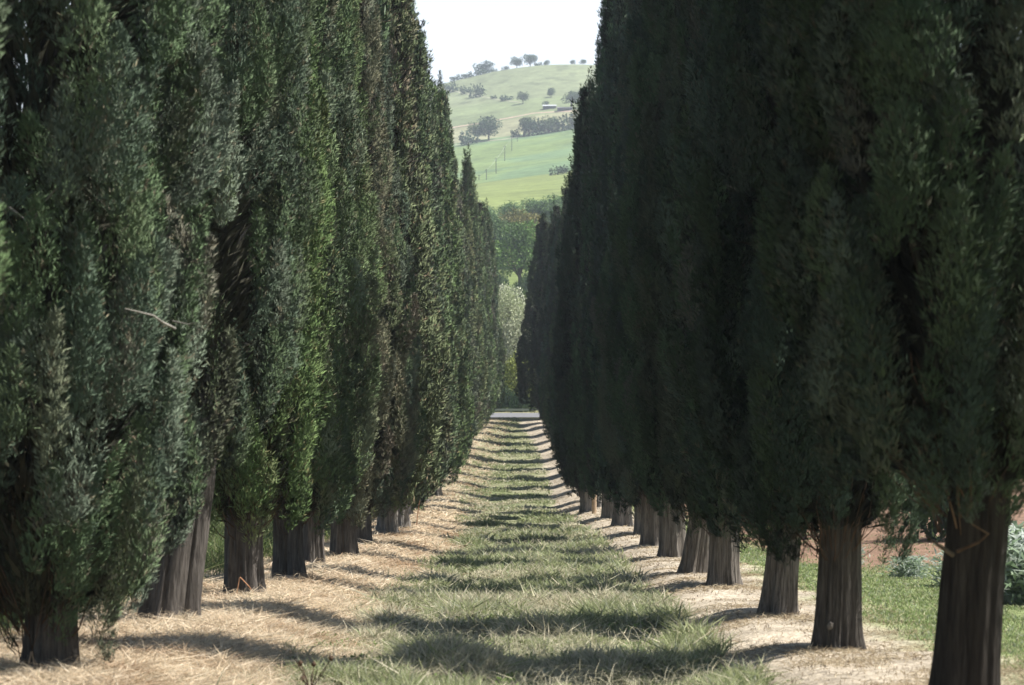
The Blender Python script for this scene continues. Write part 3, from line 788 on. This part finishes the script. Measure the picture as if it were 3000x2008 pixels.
def arcs(x, y, L, w, cols, rng, droop=1.0):
    """thin stalks that rise and bend over, three segments each"""
    n = len(x); a = rng.random(n) * 6.28; h = np.stack([np.cos(a), np.sin(a), np.zeros(n)], 1)
    p = np.stack([x, y, T(x, y) - .01], 1); el = rng.uniform(.9, 1.45, n); pts = [p]
    for k_ in range(4):
        p = p + (h * np.cos(el)[:, None] + np.array([0, 0, 1.0]) * np.sin(el)[:, None]) * (L / 4)[:, None]
        pts.append(p); el = el - droop * rng.uniform(.35, .75, n)
    S = np.stack([-np.sin(a), np.cos(a), np.zeros(n)], 1) + rng.normal(0, .5, (n, 3)); S = norm(S); out = []
    for k_ in range(4):
        w0 = (w * (1 - .18 * k_))[:, None]; w1 = (w * (1 - .18 * (k_ + 1)))[:, None]
        V = np.stack([pts[k_] - S * w0, pts[k_] + S * w0, pts[k_ + 1] + S * w1, pts[k_ + 1] - S * w1], 1).reshape(-1, 3)
        out.append((V, np.arange(4 * n).reshape(n, 4), np.repeat(cols * (1 + .12 * (k_ == 3)), 4, axis=0)))
    return out

def grass_join(name, x, y, hgt, w, cols, rng, lean, bend, extra):
    n = len(x); z = T(x, y) - .01
    D = norm(np.stack([rng.normal(0, lean, n), rng.normal(0, lean, n), np.ones(n)], 1))
    bd = np.stack([rng.normal(0, bend, n) * hgt, rng.normal(0, bend, n) * hgt, -rng.random(n) * hgt * .25], 1)
    V, F, c = join([blades(np.stack([x, y, z], 1), D, hgt, w, rng, cols, bd)] + extra)
    me = mesh_np(name, V, F, c); me.materials.append(M_GRASS)
    return me

rng = np.random.default_rng(77)
# green tufts on the middle strip
x, y = scatter(rng, 420000, 14.5, 150, lambda y: xl(y) + 1.35 - .7 * sstep(60, 100, y), lambda y: xr(y) - .75 - .3 * sstep(60, 100, y), 1.75)
cl = fbm(x * 1.1, y * .75, 51); cl2 = fbm(x * 4.5, y * 4.5, 53, 2)
fs = sstep(60, 100, y)
edge = sstep(xl(y) + 1.4 - .7 * fs, xl(y) + 2.2 - .7 * fs, x) * (1 - sstep(xr(y) - 1.35 - .35 * fs, xr(y) - .8 - .35 * fs, x))
dens = edge * sstep(.34, .62, cl * .65 + cl2 * .45) * (1 - .5 * sstep(70, 110, y))
kp = rng.random(len(x)) < dens * .95 + .05 * edge
x, y, cl, cl2 = x[kp], y[kp], cl[kp], cl2[kp]
n = len(x)
hgt = (.04 + .26 * sstep(.35, .72, cl) * (.35 + 1.1 * cl2)) * (.6 + .8 * rng.random(n)) * (1 - .45 * sstep(55, 90, y))
w = (.0055 + .006 * rng.random(n)) * np.clip(y / 26, .8, 3.5)
pal = np.array([[.30, .335, .165], [.36, .385, .21], [.34, .365, .255], [.48, .46, .31], [.63, .575, .43], [.22, .265, .12]])
tone = rng.choice(6, size=n, p=[.24, .22, .24, .13, .08, .09])
pt_ = fbm(x * .55 + 9, y * .4, 91); dry = rng.random(n) < .75 * sstep(.47, .69, pt_); tone[dry] = rng.choice([3, 4, 4], size=dry.sum())
lush = (rng.random(n) < .6 * sstep(.52, .32, pt_)); tone[lush] = rng.choice([0, 1, 5], size=lush.sum())
cols = pal[tone] * (.7 + .6 * rng.random((n, 1)))
q = rng.random(n) < .022 * (1 - sstep(45, 70, y))                   # thin pale seed stalks standing over the tufts
hgt[q] = .16 + .22 * rng.random(q.sum()); w[q] *= .45; cols[q] = np.array([.66, .60, .44]) * (.8 + .4 * rng.random((q.sum(), 1)))
ax, ay = scatter(rng, 7000, 14.5, 60, lambda y: xl(y) + 1.2, lambda y: xr(y) - .8, 1.7)
extra = arcs(ax, ay, .18 + .26 * rng.random(7000), .0026 * np.clip(ay / 24, .8, 2.4), np.array([.62, .57, .42]) * (.7 + .5 * rng.random((7000, 1))), rng, .8)
# small broad-leaved weeds
for i in range(120):
    wx, wy = scatter(rng, 1, 15, 42, lambda y: xl(y) + 1.5, lambda y: xr(y) - 1.0, 1.6); wx, wy = float(wx[0]), float(wy[0])
    m_ = 40; a = rng.random(m_) * 6.28; el = rng.uniform(.1, 1.3, m_); r_ = .04 + .08 * rng.random()
    D = np.stack([np.cos(a) * np.cos(el), np.sin(a) * np.cos(el), np.sin(el)], 1)
    P_ = np.stack([wx + rng.normal(0, r_, m_), wy + rng.normal(0, r_, m_), np.full(m_, float(T(wx, wy))) + rng.random(m_) * r_ * 1.2], 1)
    extra.append(blades(P_, D, .025 + .03 * rng.random(m_), .008 + .008 * rng.random(m_), rng, np.array([[.20, .30, .085], [.26, .34, .12], [.15, .22, .075]])[i % 3][None] * (.75 + .5 * rng.random((m_, 1)))))
tag(link('green_grass', grass_join('green_grass', x, y, hgt, w, cols, rng, .5, .3, extra)), 'tufted green grass growing along the middle strip of the alley', 'grass', kind='stuff')

# straw under the sunlit row
x, y = scatter(rng, 230000, 14.5, 150, lambda y: xl(y) - 1.7, lambda y: xl(y) + 2.5, 1.8)
den = (1 - sstep(xl(y) + 1.5, xl(y) + 2.5, x)) * sstep(-1.7, -1.0, x - xl(y))
kp = rng.random(len(x)) < den * (.35 + .9 * fbm(x * 2, y * 2, 61))
x, y = x[kp], y[kp]; n = len(x)
hgt = (.06 + .17 * fbm(x * 1.7, y * 1.7, 63)) * (.5 + 1.0 * rng.random(n))
w = (.004 + .004 * rng.random(n)) * np.clip(y / 26, .8, 3)
pal = np.array([[.74, .62, .455], [.66, .54, .385], [.80, .71, .56], [.46, .35, .25], [.36, .33, .22]])
tone = rng.choice(5, size=n, p=[.34, .26, .2, .14, .06])
cols = pal[tone] * (.75 + .5 * rng.random((n, 1)))
brn = sstep(.56, .70, fbm(x * 1.4 + 3, y * 1.0, 67)); cols = cols * (1 - .45 * brn[:, None] * np.array([.8, 1.0, 1.15]))
ax, ay = scatter(rng, 9000, 14.5, 70, lambda y: xl(y) - 1.2, lambda y: xl(y) + 2.2, 1.7)
kp = rng.random(9000) < .25 + .75 * sstep(.4, .65, fbm(ax * 1.5, ay * 1.5, 69)); ax, ay = ax[kp], ay[kp]; m_ = len(ax)
extra = arcs(ax, ay, .16 + .28 * rng.random(m_), .003 * np.clip(ay / 24, .8, 2.4), np.array([.64, .53, .38]) * (.6 + .6 * rng.random((m_, 1))), rng, 1.15)
tx, ty = scatter(rng, 2600, 14.5, 60, lambda y: xl(y) - 1.0, lambda y: xl(y) + 1.9, 1.7)
extra += arcs(tx, ty, .07 + .16 * rng.random(2600) ** 2, .004 * np.clip(ty / 24, .8, 2.4), np.array([.16, .115, .075]) * (.5 + .9 * rng.random((2600, 1))), rng, 2.6)
tag(link('dry_straw', grass_join('dry_straw', x, y, hgt, w, cols, rng, 1.1, .7, extra)), 'pale dry straw lying under the sunlit row of cypresses', 'straw', kind='stuff')

# thin litter under the shaded row
x, y = scatter(rng, 90000, 13, 150, lambda y: xr(y) - 1.5, lambda y: xr(y) + 1.9, 1.8)
den = sstep(-1.5, -.9, x - xr(y)) * (1 - sstep(.8, 1.9, x - xr(y)))
kp = rng.random(len(x)) < den * (.1 + .9 * sstep(.4, .7, fbm(x * 1.6, y * 1.6, 71)))
x, y = x[kp], y[kp]; n = len(x)
hgt = .03 + .09 * rng.random(n); w = (.003 + .003 * rng.random(n)) * np.clip(y / 26, .8, 3)
cols = np.array([[.50, .41, .28], [.40, .32, .21], [.30, .23, .15], [.56, .48, .34]])[rng.integers(0, 4, n)] * (.75 + .5 * rng.random((n, 1)))
tx, ty = scatter(rng, 3200, 13, 60, lambda y: xr(y) - 1.2, lambda y: xr(y) + 1.5, 1.7)
extra = arcs(tx, ty, .06 + .16 * rng.random(3200) ** 2, .004 * np.clip(ty / 24, .8, 2.4), np.array([.15, .11, .075]) * (.5 + 1.2 * rng.random((3200, 1))), rng, 2.6)
tag(link('dry_litter', grass_join('dry_litter', x, y, hgt, w, cols, rng, 1.4, .6, extra)), 'thin dry stalks lying on bare soil under the shaded row', 'plant litter', kind='stuff')

# lawn beyond the shaded row
x, y = scatter(rng, 130000, 17, 60, lambda y: xr(y) + .9, lambda y: xr(y) + 9, 1.5)
nn = fbm(x * .8, y * .8, 21); we = sstep(2.2, 3.2, x - xr(y) + (nn - .5) * 2.2) * sstep(39, 44, y + (nn - .5) * 8)
kp = rng.random(len(x)) < sstep(.8, 1.7, x - xr(y) + (nn - .5) * 1.2) * (1 - .93 * we)
x, y = x[kp], y[kp]; n = len(x)
hgt = (.03 + .07 * rng.random(n)); w = (.005 + .004 * rng.random(n)) * np.clip(y / 24, .8, 3)
cols = np.array([[.24, .31, .12], [.28, .34, .14], [.20, .26, .10], [.38, .37, .22], [.32, .36, .24]])[rng.integers(0, 5, n)] * (.75 + .5 * rng.random((n, 1)))
tag(link('lawn_grass', grass_obj('lawn_grass', x, y, hgt, w, cols, rng)), 'short bright green grass beyond the shaded row', 'grass', kind='stuff')

# tall green weeds beyond the sunlit row
x, y = scatter(rng, 110000, 17, 90, lambda y: xl(y) - 6.5, lambda y: xl(y) - .9, 1.5)
nn = fbm(x * .9, y * .55, 81)
kp = rng.random(len(x)) < sstep(.42, .60, nn) * sstep(.8, 1.7, xl(y) - x)
x, y, nn = x[kp], y[kp], nn[kp]; n = len(x)
hgt = (.15 + .95 * sstep(.45, .75, nn)) * (.4 + .8 * rng.random(n)); w = (.004 + .005 * rng.random(n)) * np.clip(y / 26, .8, 3)
cols = np.array([[.12, .17, .055], [.16, .21, .08], [.09, .13, .05], [.26, .27, .14]])[rng.integers(0, 4, n)] * (.7 + .6 * rng.random((n, 1)))
tag(link('tall_weeds', grass_obj('tall_weeds', x, y, hgt, w, cols, rng, .3, .35)), 'tall green weeds seen between the trunks of the sunlit row', 'weeds', kind='stuff')

# ------------------------------------------------------------------ single plants, stone, canes, stake
def silver_plant(x, y, s, label, seed):
    rg_ = np.random.default_rng(seed); n = 1100
    a = rg_.random(n) * 6.28; el = rg_.uniform(.35, 1.35, n)
    D = np.stack([np.cos(a) * np.cos(el), np.sin(a) * np.cos(el), np.sin(el)], 1)
    P_ = np.stack([rg_.normal(0, .28, n), rg_.normal(0, .28, n), rg_.random(n) * .75], 1)
    L = .12 + .20 * rg_.random(n)
    bend = np.stack([np.cos(a) * .12, np.sin(a) * .12, -.16 * rg_.random(n)], 1)
    pal_ = np.array([[.42, .48, .42], [.52, .57, .52], [.24, .33, .20], [.32, .40, .28]])
    V, F, c = blades(P_, D, L, .018 + .016 * rg_.random(n), rg_, pal_[rg_.integers(0, 4, n)] * (.8 + .4 * rg_.random((n, 1))), bend)
    me = mesh_np('silver_leaf_plant', V * s, F, c); me.materials.append(M_GRASS)
    o = link('silver_leaf_plant', me); o.location = (x, y, float(T(x, y)) - .03)
    tag(o, label, 'plant', 'silver-leaved plants beyond the shaded row')
silver_plant(6.45, 29.0, 1.15, 'tall silvery plant touching the edge of the picture beside the nearest dark trunk', 1)
silver_plant(7.1, 31.5, 1.2, 'silvery plant at the picture edge, standing behind the tall nearest one', 2)
silver_plant(6.6, 33.8, .7, 'farthest of the silvery plants beside the nearest dark trunk', 3)
silver_plant(6.35, 37.5, .5, 'low silvery plant on the red soil next to the nearest dark trunk', 4)
silver_plant(6.0, 42.5, .5, 'silvery plant on the red soil between the two nearest dark trunks', 5)

def ribbon_tube(name, pts, rad, mat, seg=6):
    V, F = tube(pts, rad, seg); me = mesh_np(name, V, F, None, True); me.materials.append(mat); return me
# dark bushes at the back of the tilled strip
for i, (xx, yy, ww, hh) in enumerate([(7.2, 58, 3.4, 2.2), (10.4, 56, 3.6, 2.5), (6.2, 66, 3.0, 2.4)]):
    o = link('bush', BN[i % 2]['me']); o.location = (xx, yy, float(T(xx, yy)) - .15); o.scale = (ww / 4.8, ww / 4.8, hh / 1.8); o.color = (.6, .7, .6, 1)
    tag(o, ['dark bush seen under the shaded crowns beyond the red soil', 'dark bush beyond the red soil toward the picture edge', 'dark bush farthest back beyond the red soil'][i], 'bush', 'dark bushes beyond the red soil')
# flat stone at the foot of the fourth sunlit cypress
import bmesh
bm = bmesh.new(); bmesh.ops.create_icosphere(bm, subdivisions=4, radius=1)
for v in bm.verts:
    q = v.co.copy(); f = 1 + .30 * (float(vnoise(q.x * 1.7 + 5, q.y * 1.7 + q.z * 2.1, 5)) - .5) + .10 * (float(vnoise(q.x * 5, q.y * 5 + q.z * 6, 9)) - .5)
    v.co = q * f; v.co.z = max(min(v.co.z, .62), -.5)
me = bpy.data.meshes.new('stone'); bm.to_mesh(me); bm.free(); me.materials.append(M_STONE)
o = link('stone', me); o.location = (-3.68, 32.4, float(T(-3.68, 32.4)) + .03); o.scale = (.20, .16, .13); o.rotation_euler = (0, .12, .3)
tag(o, 'flat grey stone lying at the foot of a sunlit cypress', 'stone')
# dry cane bent at the foot of the third sunlit cypress
bx, by = -3.85, 28.5; bz = float(T(bx, by))
o = link('dry_cane', ribbon_tube('dry_cane', [(-.10, 0, -.05), (-.07, 0, .15), (-.04, .0, .30), (-.035, 0, .305), (.08, .02, .18), (.16, .03, .06), (.2, .04, 0)], .008, M_REED)); o.location = (bx, by, bz)
tag(o, 'bent dry reddish cane leaning at the foot of a sunlit cypress', 'cane')
o = link('dry_stalk', ribbon_tube('dry_stalk', [(-.06, 0, -.05), (-.02, 0, .1), (0, 0, .2), (.004, 0, .2), (.02, .02, .1), (.035, .02, -.05)], .007, M_WOOD)); o.location = (-3.92, 16.9, float(T(-3.92, 16.9)))
tag(o, 'folded pale stalk standing before the nearest sunlit trunk', 'stalk')
# stake beside a trunk of the shaded row
sx, sy = (1359 - VX) * 73.5 / FPX, 73.5
V, F = tube([(0, 0, -.3), (.01, 0, .5), (.02, 0, .98), (.02, 0, 1.0)], [.085, .08, .078, .05], 12)
o = link('wooden_stake', mesh_np('wooden_stake', V, F, None, True), M_WOOD); o.location = (sx, sy, float(T(sx, sy)))
tag(o, 'pale wooden stake standing in the sun between two shaded trunks', 'stake')
# thin dark reed by the straw
o = link('dry_reed', ribbon_tube('dry_reed', [(0, 0, -.05), (.02, 0, .25), (.06, 0, .55), (.10, 0, .8)], [.016, .014, .012, .008], M_REED)); o.location = (-3.45, 62.0, float(T(-3.45, 62)))
tag(o, 'thin upright dry reed in the straw in front of far sunlit trunks', 'reed')
# dark dried thistle at the edge of the straw
tb = empty('dried_thistle', (-1.85, 17.8, float(T(-1.85, 17.8)))); tag(tb, 'small dark dried thistle where straw meets the green grass', 'thistle')
pt = []; hd = []
rt = random.Random(3)
for i in range(9):
    a = rt.random() * 6.28; L = .16 + .2 * rt.random(); q = (L * .5 * math.cos(a), L * .5 * math.sin(a), L)
    pt.append(tube([(0, 0, -.03), (q[0] * .3, q[1] * .3, L * .5), q], [.006, .005, .003], 5)); hd.append(q)
V, F = merge(pt); link('stems', mesh_np('stems', V, F), M_TWIG, tb)
for q in hd[:4]:
    V, F = tube([(0, 0, -.02), (0, 0, -.005), (0, 0, .015), (0, 0, .03)], [.004, .02, .02, .003], 8)
    h_ = link('seed_head', mesh_np('seed_head', V, F, None, True), M_TWIG, tb); h_.location = q

# dead bare branches poking out of crowns (parts of their trees)
def find(label_start):
    for o in bpy.data.objects:
        if o.get('label', '').startswith(label_start): return o
def dead_branch(tree, pts, r, mat=None):
    t = find(tree); loc = t.location
    pts = [(p[0] - loc.x, p[1] - loc.y, p[2] - loc.z) for p in pts]
    me = ribbon_tube('dead_branch', pts, np.linspace(r, r * .3, len(pts)), mat or M_DEADTWIG)
    link('dead_branch', me, None, t)
def W(px, py, d): return ((px - VX) * d / FPX, d, EYE + (VY - py) * d / FPX)
dead_branch('nearest cypress of the sunlit', [W(400, 752, 16.6), W(372, 738, 16.3), W(350, 722, 16.1), W(310, 712, 15.9), W(285, 706, 15.8)], .011)
dead_branch('nearest cypress of the sunlit', [W(395, 735, 16.2), W(430, 742, 16.0), W(452, 738, 15.9)], .006)
dead_branch('third cypress of the shaded', [W(1695, 442, 25.0), W(1680, 432, 24.5), W(1664, 424, 24.3), W(1650, 410, 24.1)], .015)
dead_branch('nearest cypress of the shaded', [W(2190, 1262, 13.9), W(2240, 1240, 13.75), W(2262, 1222, 13.7), W(2225, 1200, 13.7), W(2205, 1165, 13.7)], .012, M_TWIG)
dead_branch('nearest cypress of the shaded', [W(2180, 1270, 13.9), W(2150, 1250, 13.8), W(2118, 1225, 13.8)], .018, M_BARK2)
dead_branch('nearest cypress of the sunlit', [W(20, 560, 16.4), W(70, 520, 16.2), W(95, 470, 16.1), W(130, 430, 16.0)], .012)
dead_branch('nearest cypress of the sunlit', [W(0, 460, 16.4), W(60, 505, 16.2), W(120, 520, 16.1)], .014)

# small pale scar where bark is missing on the second trunk of the shaded row
t_ = find('second cypress of the shaded')
bm = bmesh.new(); bmesh.ops.create_icosphere(bm, subdivisions=3, radius=1)
for v in bm.verts: v.co *= 1 + .5 * (float(vnoise(v.co.x * 2 + 4, v.co.z * 2 + 9, 6)) - .5)
me = bpy.data.meshes.new('bark_scar'); bm.to_mesh(me); bm.free(); me.materials.append(mat_plain('scar_wood', (.19, .165, .14), .9, .4, 30))
sc_o = link('bark_scar', me, None, t_); p_ = W(1900, 1432, 20.0)
sc_o.location = (p_[0] - t_.location.x, p_[1] - t_.location.y, p_[2] - t_.location.z); sc_o.scale = (.026, .022, .038); sc_o.rotation_euler = (0, .5, 0)

# ------------------------------------------------------------------ light, sky, camera
SUN_EL, SUN_AZ = 60.0, 89.0      # azimuth from +Y towards +X
w = bpy.data.worlds.new('World'); scene.world = w; w.use_nodes = True
nt = w.node_tree; bg = nt.nodes['Background']
sk = nt.nodes.new('ShaderNodeTexSky'); sk.sky_type = 'NISHITA'; sk.sun_disc = False
sk.sun_elevation = R_(SUN_EL); sk.sun_rotation = R_(SUN_AZ); sk.air_density = 1.2; sk.dust_density = .6; sk.ozone_density = 1.0; sk.altitude = 100
nt.links.new(sk.outputs[0], bg.inputs[0]); bg.inputs[1].default_value = .05
# white glow added low in the sky ahead, left out behind the camera
tcw = nt.nodes.new('ShaderNodeTexCoord'); sep = nt.nodes.new('ShaderNodeSeparateXYZ'); nt.links.new(tcw.outputs['Generated'], sep.inputs[0])
mrw = nt.nodes.new('ShaderNodeMapRange'); mrw.interpolation_type = 'SMOOTHSTEP'
mrw.inputs['From Min'].default_value = .16; mrw.inputs['From Max'].default_value = .42; mrw.inputs['To Min'].default_value = 1; mrw.inputs['To Max'].default_value = 0
nt.links.new(sep.outputs['Z'], mrw.inputs[0])
nzw = nt.nodes.new('ShaderNodeTexNoise'); nzw.inputs['Scale'].default_value = 3; nzw.inputs['Detail'].default_value = 4; nt.links.new(tcw.outputs['Generated'], nzw.inputs['Vector'])
mry = nt.nodes.new('ShaderNodeMapRange'); mry.interpolation_type = 'SMOOTHSTEP'; mry.inputs['From Min'].default_value = .35; mry.inputs['From Max'].default_value = .85
nt.links.new(sep.outputs['Y'], mry.inputs[0])
my = nt.nodes.new('ShaderNodeMath'); my.operation = 'MULTIPLY'; nt.links.new(mrw.outputs[0], my.inputs[0]); nt.links.new(mry.outputs[0], my.inputs[1])
mw = nt.nodes.new('ShaderNodeMath'); mw.operation = 'MULTIPLY'; nt.links.new(my.outputs[0], mw.inputs[0])
m2 = nt.nodes.new('ShaderNodeMapRange'); m2.inputs['From Min'].default_value = .3; m2.inputs['From Max'].default_value = .6; m2.inputs['To Min'].default_value = .43; m2.inputs['To Max'].default_value = .60
nt.links.new(nzw.outputs[0], m2.inputs[0]); nt.links.new(m2.outputs[0], mw.inputs[1])
bg2 = nt.nodes.new('ShaderNodeBackground'); bg2.inputs[0].default_value = (.97, .985, 1, 1); nt.links.new(mw.outputs[0], bg2.inputs[1])
ad = nt.nodes.new('ShaderNodeAddShader'); nt.links.new(bg.outputs[0], ad.inputs[0]); nt.links.new(bg2.outputs[0], ad.inputs[1])
nt.links.new(ad.outputs[0], nt.nodes['World Output'].inputs['Surface'])
sl = bpy.data.lights.new('sun', 'SUN'); sl.energy = 5.0; sl.angle = R_(.53); sl.color = (1, .955, .89)
so = bpy.data.objects.new('sun', sl); C.objects.link(so)
so.rotation_euler = (R_(90 - SUN_EL), 0, R_(180 - SUN_AZ))
so.location = (40, 0, 60)

HAZE = True
if HAZE:
    V, F = box(-950, 950, -60, 1950, -8, 262)
    hz = link('haze', mesh_np('haze', V, F)); tag(hz, 'thin pale bluish haze in the air over the valley', 'haze', kind='stuff')
    m = bpy.data.materials.new('haze'); m.use_nodes = True; t_ = m.node_tree
    t_.nodes.remove(t_.nodes['Principled BSDF'])
    pv = t_.nodes.new('ShaderNodeVolumePrincipled'); pv.inputs['Color'].default_value = (.80, .89, 1.0, 1); pv.inputs['Density'].default_value = .00036
    pv.inputs['Anisotropy'].default_value = 0.2
    t_.links.new(pv.outputs[0], t_.nodes['Material Output'].inputs['Volume'])
    hz.data.materials.append(m)

cam = bpy.data.cameras.new('camera'); co = bpy.data.objects.new('camera', cam); C.objects.link(co)
co.location = (0, 0, EYE); co.rotation_euler = (R_(90), 0, 0)
cam.sensor_width = 36; cam.lens = 36 * FPX / 2343
cam.shift_x = (1171.5 - VX) / 2343; cam.shift_y = (VY - 784) / 2343
cam.clip_start = .1; cam.clip_end = 5000
cam.dof.use_dof = True; cam.dof.focus_distance = 46; cam.dof.aperture_fstop = 3.4
scene.camera = co
scene.view_settings.view_transform = 'Standard'; scene.view_settings.look = 'None'
scene.view_settings.exposure = 1.0; scene.view_settings.gamma = 1
scene.cycles.max_bounces = 6; scene.cycles.diffuse_bounces = 1; scene.cycles.transparent_max_bounces = 4
